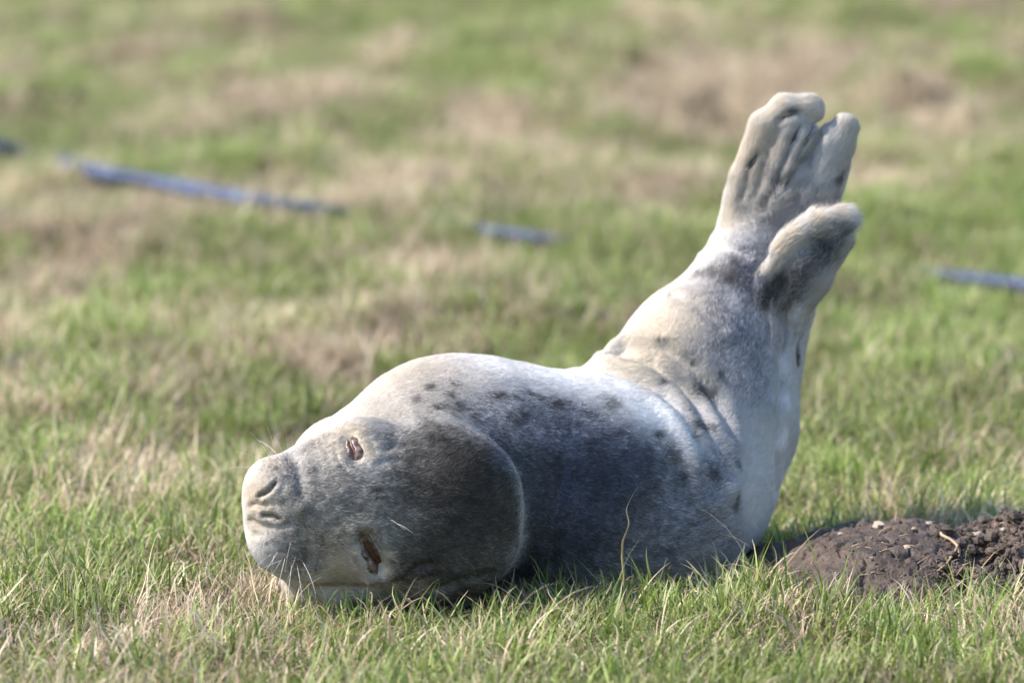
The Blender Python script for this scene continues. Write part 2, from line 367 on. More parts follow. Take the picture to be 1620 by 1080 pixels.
DARKLINES = [(polyline([(410, 784), (424, 777), (434, 765)]), 3.6, (.02, .014, .012)), (polyline([(417, 814), (430, 815), (442, 820)]), 3.6, (.02, .014, .012)),
             (polyline([(790, 702), (825, 735), (846, 790), (850, 840), (840, 890)]), 30, (.055, .054, .062)), (polyline([(560, 962), (640, 962), (720, 950), (790, 925)]), 24, (.10, .08, .06)),  # neck crease shade painted over the pale rim; darker band under the head
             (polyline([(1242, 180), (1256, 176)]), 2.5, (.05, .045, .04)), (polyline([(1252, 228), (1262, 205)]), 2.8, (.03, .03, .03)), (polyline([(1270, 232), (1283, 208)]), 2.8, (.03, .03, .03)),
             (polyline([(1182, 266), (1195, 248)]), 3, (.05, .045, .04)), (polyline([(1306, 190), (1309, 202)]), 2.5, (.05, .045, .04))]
def coat(P):
    n1 = fbm(P, 24, 3, 21); n2 = fbm(P, 70, 3, 22); n3 = fbm(P, 190, 3, 23)
    C = np.tile(np.array(PALE), (len(P), 1))*(0.96+0.1*n1[:, None])
    W = (P + 0.010*(np.stack([fbm(P, 40, 3, 31), fbm(P, 40, 3, 32), fbm(P, 40, 3, 33)], 1)-.5)*2)
    for h, r, c, s in CP:
        d2 = np.sum((W-h)**2, 1)/(r*r); m = d2 < 5
        a = s*np.exp(-(d2[m]**1.25)*0.8); C[m] = C[m]*(1-a[:, None]) + c*a[:, None]
    # mottling: dark guard-hair clumps inside grey areas
    lum = C.mean(1); g = np.clip((0.42-lum)/0.22, 0.16, 1)
    mo = np.clip((n2*.45+n3*.55-0.47)*6, -1, 1)*g
    C = C*(1-0.36*mo[:, None])
    for h, rx, ry in SP:
        q = W-h; d2 = (q[:, 0]/rx)**2+(q[:, 2]/ry)**2+(q[:, 1]/max(rx, ry))**2; m = d2 < 6
        a = .85*np.exp(-d2[m]**1.2*0.9)*np.clip(.2+1.6*n2[m], 0, 1); C[m] = C[m]*(1-a[:, None]) + np.array((.028, .024, .022))*a[:, None]
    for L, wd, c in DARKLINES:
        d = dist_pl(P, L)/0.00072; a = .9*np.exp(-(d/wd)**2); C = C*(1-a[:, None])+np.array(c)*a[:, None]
    return np.clip(C, .01, .9)
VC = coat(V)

root = bpy.data.objects.new('grey_seal', None); COL.objects.link(root)
root.location = tuple(on_ground(820, 905)); root.location.z = 0
tag(root, 'young grey seal with mottled coat dozing on its side, hind flippers raised, on short grass', 'seal')
skin, n, b = mat('seal_skin'); b.inputs['Roughness'].default_value = .75; b.inputs['Specular IOR Level'].default_value = .2
a = n.nodes.new('ShaderNodeAttribute'); a.attribute_name = 'coat'
ns = n.nodes.new('ShaderNodeTexNoise'); ns.inputs['Scale'].default_value = 420; ns.inputs['Detail'].default_value = 3
tc = n.nodes.new('ShaderNodeTexCoord'); n.links.new(tc.outputs['Object'], ns.inputs['Vector'])
bp = n.nodes.new('ShaderNodeBump'); bp.inputs['Strength'].default_value = .2; bp.inputs['Distance'].default_value = .001
n.links.new(ns.outputs[0], bp.inputs['Height']); n.links.new(bp.outputs[0], b.inputs['Normal']); n.links.new(a.outputs['Color'], b.inputs['Base Color'])
body = link_mesh('body', V, F, skin, root)
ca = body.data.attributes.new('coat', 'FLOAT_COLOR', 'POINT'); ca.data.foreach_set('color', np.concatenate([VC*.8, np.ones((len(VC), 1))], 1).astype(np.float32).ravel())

# ------------------------------------------------------------------ fur
EYES = [polyline([(551, 698), (561, 720)]), polyline([(579, 855), (598, 897)])]
def make_fur(nh):
    T = np.concatenate([F[:, [0, 1, 2]], F[:, [0, 2, 3]]])
    A, B, C_ = V[T[:, 0]], V[T[:, 1]], V[T[:, 2]]; ar = np.linalg.norm(np.cross(B-A, C_-A), axis=1)
    cen = (A+B+C_)/3; tn = VN[T[:, 0]]
    wgt = ar*np.where(cen[:, 2] < -.0, 0, 1)*np.where(tn[:, 1] > .45, .35, 1.0)
    ti = rng.choice(len(T), nh, p=wgt/wgt.sum()); u = rng.random(nh); v = rng.random(nh); fl = u+v > 1; u[fl] = 1-u[fl]; v[fl] = 1-v[fl]
    P = A[ti]*(1-u-v)[:, None]+B[ti]*u[:, None]+C_[ti]*v[:, None]
    Nn = VN[T[ti, 0]]*(1-u-v)[:, None]+VN[T[ti, 1]]*u[:, None]+VN[T[ti, 2]]*v[:, None]; Nn /= np.linalg.norm(Nn, axis=1)[:, None]
    keep = (dist_pl(P, EYES[0]) > .0105) & (dist_pl(P, EYES[1]) > .0105)
    for L in DARKLINES[:2]: keep &= dist_pl(P, L[0]) > .0022
    P = P[keep]; Nn = Nn[keep]; nh = len(P)
    # lie of the coat follows the nearest bones
    D = np.zeros((nh, 3))
    for a_, b_, r_ in SPINE:
        ab = b_-a_; L = np.linalg.norm(ab); t = np.clip((P-a_)@ab/(L*L), 0, 1); d = np.linalg.norm(P-a_-t[:, None]*ab, axis=1)
        D += (ab/L)*(1/(0.004+np.maximum(d-r_, 0)+.15*d)**3)[:, None]
    D /= np.linalg.norm(D, axis=1)[:, None]+1e-12
    sw = np.stack([fbm(P, 16, 2, 41), fbm(P, 16, 2, 42), fbm(P, 16, 2, 43)], 1)-.5
    cl = np.stack([vnoise(P, 170, 44), vnoise(P, 170, 45), vnoise(P, 170, 46)], 1)-.5
    D = D + .8*sw + .7*cl + rng.normal(0, .34, (nh, 3))
    D -= Nn*np.sum(D*Nn, 1)[:, None]; D /= np.linalg.norm(D, axis=1)[:, None]+1e-12
    ln = .0060*(.7+.6*rng.random(nh))
    q = (P[:, 0]-810*0)                 # length by region: muzzle short, flippers and belly longer
    xl = P[:, 0]; ln *= np.clip(.45+(xl+.28)/.12*.55, .42, 1.0)
    hi_ = P[:, 2] > .38; ln[hi_] *= 1.4
    nf = (xl > .30) & (P[:, 2] > .25) & (P[:, 2] < .42) & (P[:, 1] < .32); ln[nf] *= 2.0
    lift = .34+.24*rng.random(nh); lift[nf] += .45; lift[hi_] += .15
    K = 4; pts = np.zeros((nh, K, 3)); tt = np.linspace(0, 1, K)
    for k, t in enumerate(tt):
        pts[:, k] = P - Nn*.0006 + (ln*t)[:, None]*(D*math.cos(.0)*(.55+.45*t) + Nn*(lift*(1-.45*t))[:, None])
    rad = np.tile(np.array([.00017, .00016, .00012, .00003]), (nh, 1))
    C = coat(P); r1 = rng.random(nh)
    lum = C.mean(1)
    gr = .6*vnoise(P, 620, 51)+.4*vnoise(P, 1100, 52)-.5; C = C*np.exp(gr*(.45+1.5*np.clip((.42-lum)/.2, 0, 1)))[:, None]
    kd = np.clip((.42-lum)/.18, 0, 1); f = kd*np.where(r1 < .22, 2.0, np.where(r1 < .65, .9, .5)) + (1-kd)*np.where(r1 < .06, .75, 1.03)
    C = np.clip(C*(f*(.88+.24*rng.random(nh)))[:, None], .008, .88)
    hc = bpy.data.hair_curves.new('fur'); hc.add_curves([K]*nh)
    o = bpy.data.objects.new('fur', hc); COL.objects.link(o)
    hc.attributes['position'].data.foreach_set('vector', pts.astype(np.float32).ravel())
    ra = hc.attributes.get('radius') or hc.attributes.new('radius', 'FLOAT', 'POINT'); ra.data.foreach_set('value', rad.astype(np.float32).ravel())
    at_ = hc.attributes.new('coat', 'FLOAT_COLOR', 'CURVE'); at_.data.foreach_set('color', np.concatenate([C, np.ones((nh, 1))], 1).astype(np.float32).ravel())
    an = hc.attributes.new('skin_normal', 'FLOAT_VECTOR', 'CURVE'); an.data.foreach_set('vector', Nn.astype(np.float32).ravel())
    m = bpy.data.materials.new('seal_fur'); m.use_nodes = True; t = m.node_tree; t.nodes.clear()
    ac = t.nodes.new('ShaderNodeAttribute'); ac.attribute_name = 'coat'
    av = t.nodes.new('ShaderNodeAttribute'); av.attribute_name = 'skin_normal'
    geo = t.nodes.new('ShaderNodeNewGeometry')
    sc_ = t.nodes.new('ShaderNodeVectorMath'); sc_.operation = 'SCALE'; sc_.inputs['Scale'].default_value = .35; t.links.new(geo.outputs['Normal'], sc_.inputs[0])
    ad = t.nodes.new('ShaderNodeVectorMath'); ad.operation = 'ADD'; t.links.new(av.outputs['Vector'], ad.inputs[0]); t.links.new(sc_.outputs[0], ad.inputs[1])
    no = t.nodes.new('ShaderNodeVectorMath'); no.operation = 'NORMALIZE'; t.links.new(ad.outputs[0], no.inputs[0])
    df = t.nodes.new('ShaderNodeBsdfDiffuse'); t.links.new(ac.outputs['Color'], df.inputs['Color']); t.links.new(no.outputs[0], df.inputs['Normal'])
    gl = t.nodes.new('ShaderNodeBsdfGlossy'); gl.inputs['Roughness'].default_value = .55; gl.inputs['Color'].default_value = (.8, .8, .8, 1); t.links.new(no.outputs[0], gl.inputs['Normal'])
    mx = t.nodes.new('ShaderNodeMixShader'); mx.inputs[0].default_value = .025; t.links.new(df.outputs[0], mx.inputs[1]); t.links.new(gl.outputs[0], mx.inputs[2])
    tl = t.nodes.new('ShaderNodeBsdfTranslucent'); t.links.new(ac.outputs['Color'], tl.inputs['Color']); t.links.new(no.outputs[0], tl.inputs['Normal'])
    m2 = t.nodes.new('ShaderNodeMixShader'); m2.inputs[0].default_value = .12; t.links.new(mx.outputs[0], m2.inputs[1]); t.links.new(tl.outputs[0], m2.inputs[2])
    out = t.nodes.new('ShaderNodeOutputMaterial'); t.links.new(m2.outputs[0], out.inputs[0])
    hc.materials.append(m); o.parent = body; o.location = (0, 0, 0); o['kind'] = 'stuff'
    return o
make_fur(560000)

# ---- eyes: closed lids, sunk in their sockets
lidm, n, b = mat('eyelid_skin', **{'Roughness': .22}); a = n.nodes.new('ShaderNodeTexNoise'); a.inputs['Scale'].default_value = 160; a.inputs['Detail'].default_value = 4
cr = n.nodes.new('ShaderNodeValToRGB'); cr.color_ramp.elements[0].position = .38; cr.color_ramp.elements[0].color = (.040, .026, .021, 1); cr.color_ramp.elements[1].position = .68; cr.color_ramp.elements[1].color = (.22, .145, .12, 1)
tc = n.nodes.new('ShaderNodeTexCoord'); n.links.new(tc.outputs['Object'], a.inputs['Vector']); n.links.new(a.outputs[0], cr.inputs[0])
sa = n.nodes.new('ShaderNodeAttribute'); sa.attribute_name = 'slit'; mx = n.nodes.new('ShaderNodeMix'); mx.data_type = 'RGBA'; mx.inputs[7].default_value = (.060, .022, .010, 1)
n.links.new(sa.outputs['Fac'], mx.inputs[0]); n.links.new(cr.outputs[0], mx.inputs[6]); n.links.new(mx.outputs[2], b.inputs['Base Color'])
bp = n.nodes.new('ShaderNodeBump'); bp.inputs['Strength'].default_value = .8; bp.inputs['Distance'].default_value = .0015; n.links.new(a.outputs[0], bp.inputs['Height']); n.links.new(bp.outputs[0], b.inputs['Normal'])
def eye(px, py, ang, la, lb, slit, out, sw_):
    p, nn = hit_n(px, py); c = p+nn*out
    t = np.array([math.cos(R(ang)), 0, math.sin(R(ang))]); t -= nn*(t@nn); t /= np.linalg.norm(t); s = np.cross(nn, t)
    n1, n2 = 36, 26; Vv = []; Ff = []; sl_ = []
    for i in range(n1+1):
        u = -1+2*i/n1
        for j in range(n2+1):
            v = -1+2*j/n2
            # disc-mapped lid pad, parted by a slit along its long axis
            th = math.atan2(v, u); wob = 1+.12*math.sin(3*th+px)+.08*math.sin(5*th+2.1*px)+.04*math.sin(9*th); x = u*math.sqrt(1-v*v/2)*la*wob; y = v*math.sqrt(1-u*u/2)*lb*wob
            r2 = ((x/la)**2+(y/lb)**2)/wob**2; g = math.exp(-((y-.14*lb*math.sin(2.6*u))/(sw_*lb))**2)*(1-abs(u)**3)
            h = .0046*(1-r2*r2) - .004*r2 - slit*g + .0007*math.sin(x*2100+y*900)*(1-r2)
            Vv.append(c+t*x+s*y+nn*h); sl_.append(g)
            if i < n1 and j < n2: k = i*(n2+1)+j; Ff.append([k, k+n2+1, k+n2+2, k+1])
    o = link_mesh('eye', Vv, Ff, lidm, root); q = o.data.attributes.new('slit', 'FLOAT', 'POINT'); q.data.foreach_set('value', np.array(sl_, np.float32)); return o
eye(558, 709, -72, .0180, .0145, .0055, .0026, .13)
eye(589, 877, -62, .0275, .0148, .0090, .0066, .34)

# ---- whiskers and claws
wm, n, b = mat('whisker_keratin', **{'Base Color': (.75, .70, .62, 1), 'Roughness': .35})
wdk, n, b = mat('whisker_dark', **{'Base Color': (.12, .09, .07, 1), 'Roughness': .35})
def whisker(px, py, tx, ty, tY, r=.00028, m=wm):
    p, nn = hit_n(px, py)
    if p is None: return
    e = at(tx, ty, tY); mid = (p+e)/2+nn*.006*np.linalg.norm(e-p)/.06+np.array([0, 0, .003])
    pts = []
    for i in range(9):
        t = i/8; pts.append((1-t)**2*(p-nn*.002)+2*t*(1-t)*mid+t*t*e)
    v, f = tube(pts, [r*.75*(1-.75*i/8) for i in range(9)], 5); link_mesh('whisker', v, f, m, root)
for wk in [(428, 735, 372, 715, -.12), (432, 730, 395, 683, -.10), (440, 728, 420, 668, -.10), (447, 727, 404, 695, -.05), (420, 742, 352, 742, -.1), (452, 728, 432, 690, -.1),
           (452, 880, 430, 962, -.16), (462, 890, 452, 975, -.17), (470, 892, 478, 955, -.18), (440, 872, 405, 930, -.15), (448, 886, 398, 905, -.14), (478, 885, 500, 945, -.17), (430, 850, 384, 885, -.15)]:
    whisker(*wk)
for wk in [(428, 848, 424, 868, -.12), (440, 862, 434, 884, -.13), (452, 866, 448, 890, -.14), (434, 838, 428, 858, -.12), (462, 872, 462, 897, -.14), (446, 846, 440, 868, -.13), (424, 748, 414, 730, -.11), (440, 746, 434, 728, -.12), (456, 743, 452, 724, -.12), (628, 828, 652, 842, -.19), (618, 822, 640, 838, -.19)]:
    whisker(*wk, r=.0002, m=wdk if wk[0] < 600 else wm)
for k in range(16):
    px, py = random.uniform(420, 470), random.uniform(838, 884); L_ = random.uniform(35, 75); a_ = R(random.uniform(95, 150))
    whisker(px, py, px+L_*math.cos(a_), py+L_*math.sin(a_), -.15+random.uniform(-.02, .02), r=.00016, m=wm if k % 2 else wdk)
for k in range(9):
    px, py = random.uniform(420, 466), random.uniform(735, 752); L_ = random.uniform(30, 70); a_ = R(random.uniform(-150, -95))
    whisker(px, py, px+L_*math.cos(a_), py+L_*math.sin(a_), -.11+random.uniform(-.03, .02), r=.00016, m=wm if k % 3 else wdk)
cm, n, b = mat('claw_horn', **{'Base Color': (.03, .028, .026, 1), 'Roughness': .3})
for (x0, y0, x1, y1) in [(1250, 229, 1262, 207), (1270, 233, 1284, 209), (1236, 186, 1256, 177), (1305, 203, 1309, 190), (1184, 268, 1196, 248)]:
    p, nn = hit_n(x0, y0); q, n2 = hit_n(x1, y1)
    if p is None or q is None: continue
    pts = [p+nn*.000, (p+q)/2+nn*.004, q+n2*.0045]
    v, f = tube(pts, [.0016, .0014, .0004], 8); link_mesh('claw', v, f, cm, root)

# ------------------------------------------------------------------ soil mound (molehill of wet earth)
soil, n, b = mat('wet_soil', **{'Roughness': .62, 'Specular IOR Level': .35})
tc = n.nodes.new('ShaderNodeTexCoord')
n1 = n.nodes.new('ShaderNodeTexNoise'); n1.inputs['Scale'].default_value = 38; n1.inputs['Detail'].default_value = 8; n1.inputs['Roughness'].default_value = .65
cr = n.nodes.new('ShaderNodeValToRGB'); cr.color_ramp.elements[0].position = .3; cr.color_ramp.elements[0].color = (.020, .015, .012, 1); cr.color_ramp.elements[1].position = .75; cr.color_ramp.elements[1].color = (.105, .070, .048, 1)
n2 = n.nodes.new('ShaderNodeTexNoise'); n2.inputs['Scale'].default_value = 260; n2.inputs['Detail'].default_value = 5
bp = n.nodes.new('ShaderNodeBump'); bp.inputs['Strength'].default_value = .9; bp.inputs['Distance'].default_value = .003
for q in (n1, n2): n.links.new(tc.outputs['Object'], q.inputs['Vector'])
n.links.new(n1.outputs[0], cr.inputs[0]); n.links.new(cr.outputs[0], b.inputs['Base Color']); n.links.new(n2.outputs[0], bp.inputs['Height']); n.links.new(bp.outputs[0], b.inputs['Normal'])
def mound_h(x, y):
    P = np.stack([x, y, np.zeros_like(x)], 1)
    def lump(px, py, z, wx, wy, h, p=2.2):
        c = on_ground(px, py, z); d = (np.abs((x-c[0])/wx)**p+np.abs((y-c[1])/wy)**p); return h*np.clip(1-d, 0, 1)**.62
    h1 = lump(1395, 898, .02, .135, .19, .084); h2 = lump(1282, 888, .01, .10, .13, .056); h3 = lump(1605, 900, .02, .100, .20, .084); h4 = lump(1500, 920, .0, .18, .18, .052); h5 = lump(1740, 850, .03, .13, .15, .055)
    h = np.maximum.reduce([h1, h2, h3, h4, h5]); h = .6*h + .4*(h1**4+h2**4+h3**4+h4**4+h5**4)**.25*.93
    cr_ = np.clip((x-on_ground(1500, 880)[0])/.05, 0, 1)
    bl = np.abs(fbm(P, 34, 3, 65)-.5)*2
    h = h + np.clip(h/.02, 0, 1)*((fbm(P, 22, 4, 61)-.5)*(.026+.026*cr_) - (.12-np.minimum(bl, .12))*(.06+.10*cr_) + (fbm(P*np.array([.5, 1.6, 1]), 80, 4, 62)-.5)*(.007+.014*cr_) - cr_*.012*np.clip(fbm(P, 45, 2, 64)-.58, 0, 1)*6)
    c = on_ground(1566, 895, .03); h -= .052*np.exp(-(((x-c[0])/.024)**2+((y-c[1])/.05)**2))
    c = on_ground(1380, 880, .06); h -= .006*np.exp(-(((y-c[1]-.1*(x-c[0]))/.010)**2))
    return h
x0, x1, y0, y1 = MND[0]-.20, MND[0]+.40, MND[1]-.36, MND[1]+.26
nx, ny = 320, 320
gx, gy = np.meshgrid(np.linspace(x0, x1, nx), np.linspace(y0, y1, ny)); gx = gx.ravel(); gy = gy.ravel()
mh = mound_h(gx, gy); MV = np.stack([gx, gy, gz(gx, gy)-.012+mh], 1)
# small sideways push so that clods overhang a little
PP = MV*1; MV[:, 0] += .008*(fbm(PP, 60, 3, 71)-.5)*(mh > .01); MV[:, 1] += .008*(fbm(PP, 60, 3, 72)-.5)*(mh > .01)
ii = np.arange(nx*ny).reshape(ny, nx); MF = np.stack([ii[:-1, :-1], ii[:-1, 1:], ii[1:, 1:], ii[1:, :-1]], -1).reshape(-1, 4)
MF = MF[(mh[MF].max(1) > .003)]
used, inv = np.unique(MF, return_inverse=True); MF = inv.reshape(MF.shape)
mound = link_mesh('soil_mound', MV[used], MF, soil)
tag(mound, 'mound of dark wet earth pushed up beside the seal', 'soil mound')
MBV = BVHTree.FromPolygons([tuple(v) for v in MV[used]], MF.tolist())
def mound_hit(px, py):
    d = ray(px, py); r = MBV.ray_cast(Vector(CAM), Vector(d/np.linalg.norm(d)))
    return (np.array(r[0]), np.array(r[1])) if r[0] is not None else (None, None)
# crumbs of soil on and around the mound
def rock(c, r, sd, flat=.7):
    V_ = []; F_ = []; m_, n_ = 7, 5
    for j in range(n_+1):
        th = math.pi*j/n_
        for i in range(m_):
            ph = 2*math.pi*i/m_; p = np.array([math.sin(th)*math.cos(ph), math.sin(th)*math.sin(ph), math.cos(th)*flat])
            k = .75+.5*float(hash3(np.array([i if 0 < j < n_ else 0]), np.array([j]), np.array([sd]))[0]); V_.append(c+p*r*k)
    for j in range(n_):
        for i in range(m_): F_.append([j*m_+i, (j+1)*m_+i, (j+1)*m_+(i+1) % m_, j*m_+(i+1) % m_])
    return V_, F_
cv, cf = [], []
for i in range(900):
    px = random.uniform(1300, 1620) if i < 150 else random.uniform(1480, 1660) if i < 780 else random.gauss(1570, 50); py = random.uniform(800, 935)
    p, nn = mound_hit(px, py)
    if p is None: continue
    r = random.uniform(.0008, .0022)*(random.uniform(2, 4.5) if random.random() < .16 and px > 1490 else 1); v, f = rock(p+nn*r*.3, r, i)
    k = len(cv); cv += v; cf += [[q+k for q in ff] for ff in f]
crumbs = link_mesh('soil_crumbs', cv, cf, soil, smooth=False)
tag(crumbs, 'loose crumbs of dark earth scattered over the mound', 'soil crumbs', kind='stuff')
stone_m, n, b = mat('pale_stone', **{'Base Color': (.27, .21, .16, 1), 'Roughness': .7})
for k, (px, py, r, lab) in enumerate([(1434, 867, .0055, 'pale angular stone chip in the middle of the soil mound face'), (1390, 832, .009, 'flat pale flint on the upper face of the soil mound'), (1545, 847, .008, 'rounded grey stone beside the dark hollow of the soil mound'),
                               (1588, 838, .005, 'small upright pale stone on the crumbly right end of the mound'), (1330, 845, .004, 'small pale stone on the shaded left shoulder of the mound'), (1470, 828, .005, 'pale stone near the dip between the two lumps of earth'),
                               (1446, 836, .0035, 'tiny pale stone just above the middle of the soil mound'), (1537, 866, .004, 'small pale stone at the left lip of the dark hollow')]):
    p, nn = mound_hit(px, py)
    if p is None: continue
    v, f = rock(p+nn*r*.15, r, 40+k, .5); o = link_mesh('stone', v, f, stone_m, smooth=False); tag(o, lab, 'stone', 'pale stones in the soil mound')
twm, n, b = mat('dry_root', **{'Base Color': (.36, .24, .15, 1), 'Roughness': .7})
def path_on(pts, lift):
    out = []
    for px, py in pts:
        p, nn = mound_hit(px, py)
        if p is not None: out.append(p+nn*lift)
    return out
rt = bpy.data.objects.new('dead_root', None); COL.objects.link(rt); rt.location = tuple(mound_hit(1512, 868)[0])
tag(rt, 'thin pale forked root lying on the dark earth left of the hollow', 'root')
pa = path_on([(1485, 844), (1490, 850), (1502, 856), (1512, 864), (1517, 872), (1520, 880), (1510, 898), (1505, 912)], .003)
v, f = tube(pa, [.0016, .0018, .0017, .0018, .0016, .0013, .0011, .0008], 7); link_mesh('stem', v, f, twm, rt)
pa = path_on([(1514, 866), (1502, 880), (1492, 894), (1482, 906)], .004)
v, f = tube(pa, [.0014, .0011, .0009, .0006], 7); link_mesh('branch', v, f, twm, rt)

# straw fibres stuck in and lying over the wet earth
fv, ff = [], []
for i in range(170):
    px = random.uniform(1340, 1500) if i <= 80 else random.uniform(1240, 1640); py = random.uniform(795, 960) if i > 80 else random.gauss(797, 6)
    p, nn = mound_hit(px, py)
    if p is None: continue
    L = random.uniform(.006, .028) if i > 80 else random.uniform(.02, .05); az = random.gauss(.3, .7); d = np.array([math.cos(az), math.sin(az), random.gauss(0, .2)]); d -= nn*(d@nn)*.8; bend = np.array([random.gauss(0, .3), random.gauss(0, .3), random.uniform(0, .25)])
    v, f = tube([p+nn*.0004+d*L*t+bend*L*t*t-nn*.25*L*(t*2-1)**2*.3 for t in (0, .33, .66, 1)], [.0003, .0006, .0005, .0002], 5)
    k = len(fv); fv += v; ff += [[q+k for q in g_] for g_ in f]
fibres = link_mesh('dry_straw', fv, ff, twm); tag(fibres, 'short dry straw fibres stuck in the wet earth of the mound', 'straw', kind='stuff')

# ------------------------------------------------------------------ ground
dark_c = [(125, 372, 40, .05), (1120, 225, 60, .1), (630, 85, 45, .3), (480, 610, 60, .15), (400, 170, 70, .2), (860, 355, 30, .1), (900, 150, 30, .15), (200, 650, 40, .1), (350, 650, 40, .1), (10, 120, 60, .2), (1500, 640, 60, .1)]
dry_c = [(550, 165, 90, 40, .9), (770, 195, 100, 30, 1), (390, 170, 60, 30, .8), (1130, 130, 130, 50, .9), (1300, 110, 90, 40, .7), (1460, 170, 90, 40, .8), (60, 390, 100, 40, .7), (190, 400, 60, 30, .8), (620, 290, 90, 40, .5), (660, 450, 50, 25, .9), (740, 425, 60, 30, .5),
         (1430, 300, 90, 30, .7), (1060, 330, 60, 30, .5), (480, 590, 60, 30, .6), (20, 130, 60, 40, .7), (630, 90, 40, 30, .6), (1560, 20, 60, 30, .5), (1220, 30, 50, 20, .4), (260, 640, 80, 20, .5), (250, 740, 90, 35, .5), (700, 290, 60, 30, .4), (1000, 250, 70, 25, .3),
         (1090, 920, 130, 22, .8), (1380, 980, 90, 20, .5), (250, 790, 130, 30, .5), (380, 950, 60, 20, .7), (1300, 905, 50, 14, .6), (1520, 1010, 60, 20, .4), (310, 890, 90, 20, .4)]
green_c = [(1350, 20, 70, 30, .8), (520, 20, 70, 30, .4), (870, 20, 80, 30, .5), (930, 500, 160, 40, .6), (400, 460, 130, 40, .5), (1400, 560, 130, 60, .7), (150, 850, 140, 60, .4), (900, 250, 80, 30, .2), (1350, 720, 120, 40, .5), (1100, 600, 90, 30, .3), (730, 480, 90, 30, .4), (1580, 1040, 80, 30, .4), (100, 300, 60, 20, .2)]
def blobs(x, y, L):
    r = np.zeros(len(x))
    for q in L:
        px, py, rx, ry, s = q if len(q) == 5 else (q[0], q[1], q[2], q[2]*.6, q[3])
        c = on_ground(px, py); ex = on_ground(px+rx, py)[0]-c[0]; ey = (on_ground(px, py-ry)[1]-c[1]); r = np.maximum(r, s*np.exp(-((x-c[0])/ex)**2-((y-c[1])/ey)**2))
    return r
def dryness(x, y):
    P = np.stack([x, y, np.zeros_like(x)], 1)
    return np.clip(.27 + (fbm(P*np.array([1, .5, 1]), 3.4, 3, 81)-.5)*.95 + (fbm(P*np.array([1, .6, 1]), 13, 2, 82)-.5)*.9 - .02*(y < 1.0) + .62*blobs(x, y, dry_c) - .5*blobs(x, y, green_c), 0, 1)
gm, n, b = mat('turf', **{'Roughness': .9, 'Specular IOR Level': .1})
ad = n.nodes.new('ShaderNodeAttribute'); ad.attribute_name = 'dry'
tc = n.nodes.new('ShaderNodeTexCoord'); n1 = n.nodes.new('ShaderNodeTexNoise'); n1.inputs['Scale'].default_value = 55; n1.inputs['Detail'].default_value = 7
n.links.new(tc.outputs['Object'], n1.inputs['Vector'])
cr = n.nodes.new('ShaderNodeValToRGB'); cr.color_ramp.elements[0].position = .3; cr.color_ramp.elements[0].color = (.030, .026, .014, 1); cr.color_ramp.elements[1].position = .7; cr.color_ramp.elements[1].color = (.13, .105, .06, 1)
n.links.new(n1.outputs[0], cr.inputs[0])
n3 = n.nodes.new('ShaderNodeTexNoise'); n3.inputs['Scale'].default_value = 1.3; n3.inputs['Detail'].default_value = 6; n.links.new(tc.outputs['Object'], n3.inputs['Vector'])
cr3 = n.nodes.new('ShaderNodeValToRGB'); cr3.color_ramp.elements[0].position = .4; cr3.color_ramp.elements[0].color = (.05, .08, .018, 1); cr3.color_ramp.elements[1].position = .65; cr3.color_ramp.elements[1].color = (.19, .155, .08, 1)
n.links.new(n3.outputs[0], cr3.inputs[0])
mx = n.nodes.new('ShaderNodeMix'); mx.data_type = 'RGBA'; n.links.new(ad.outputs['Fac'], mx.inputs[0]); n.links.new(cr3.outputs[0], mx.inputs[6]); n.links.new(cr.outputs[0], mx.inputs[7])
n.links.new(mx.outputs[2], b.inputs['Base Color'])
bp = n.nodes.new('ShaderNodeBump'); bp.inputs['Strength'].default_value = 1; bp.inputs['Distance'].default_value = .02; n.links.new(n1.outputs[0], bp.inputs['Height']); n.links.new(bp.outputs[0], b.inputs['Normal'])
xs = np.concatenate([-np.geomspace(400, 4.2, 14), np.linspace(-3.9, 3.9, 195), np.geomspace(4.2, 400, 14)])
ys = np.concatenate([[-60, -20, -8, -5, -3], np.linspace(-2, 12, 351), np.geomspace(12.6, 480, 18)])
gx, gy = np.meshgrid(xs, ys); gx = gx.ravel(); gy = gy.ravel(); nx = len(xs); ny = len(ys)
GV = np.stack([gx, gy, gz(gx, gy)], 1); ii = np.arange(nx*ny).reshape(ny, nx)
GF = np.stack([ii[:-1, :-1], ii[:-1, 1:], ii[1:, 1:], ii[1:, :-1]], -1).reshape(-1, 4)
ground = link_mesh('ground', GV, GF, gm); ground['kind'] = 'structure'
inside = ((gy > -2) & (gy < 11.5) & (np.abs(gx) < 1.35+.24*np.clip(gy, 0, 99))).astype(np.float32)
da = ground.data.attributes.new('dry', 'FLOAT', 'POINT'); da.data.foreach_set('value', inside)

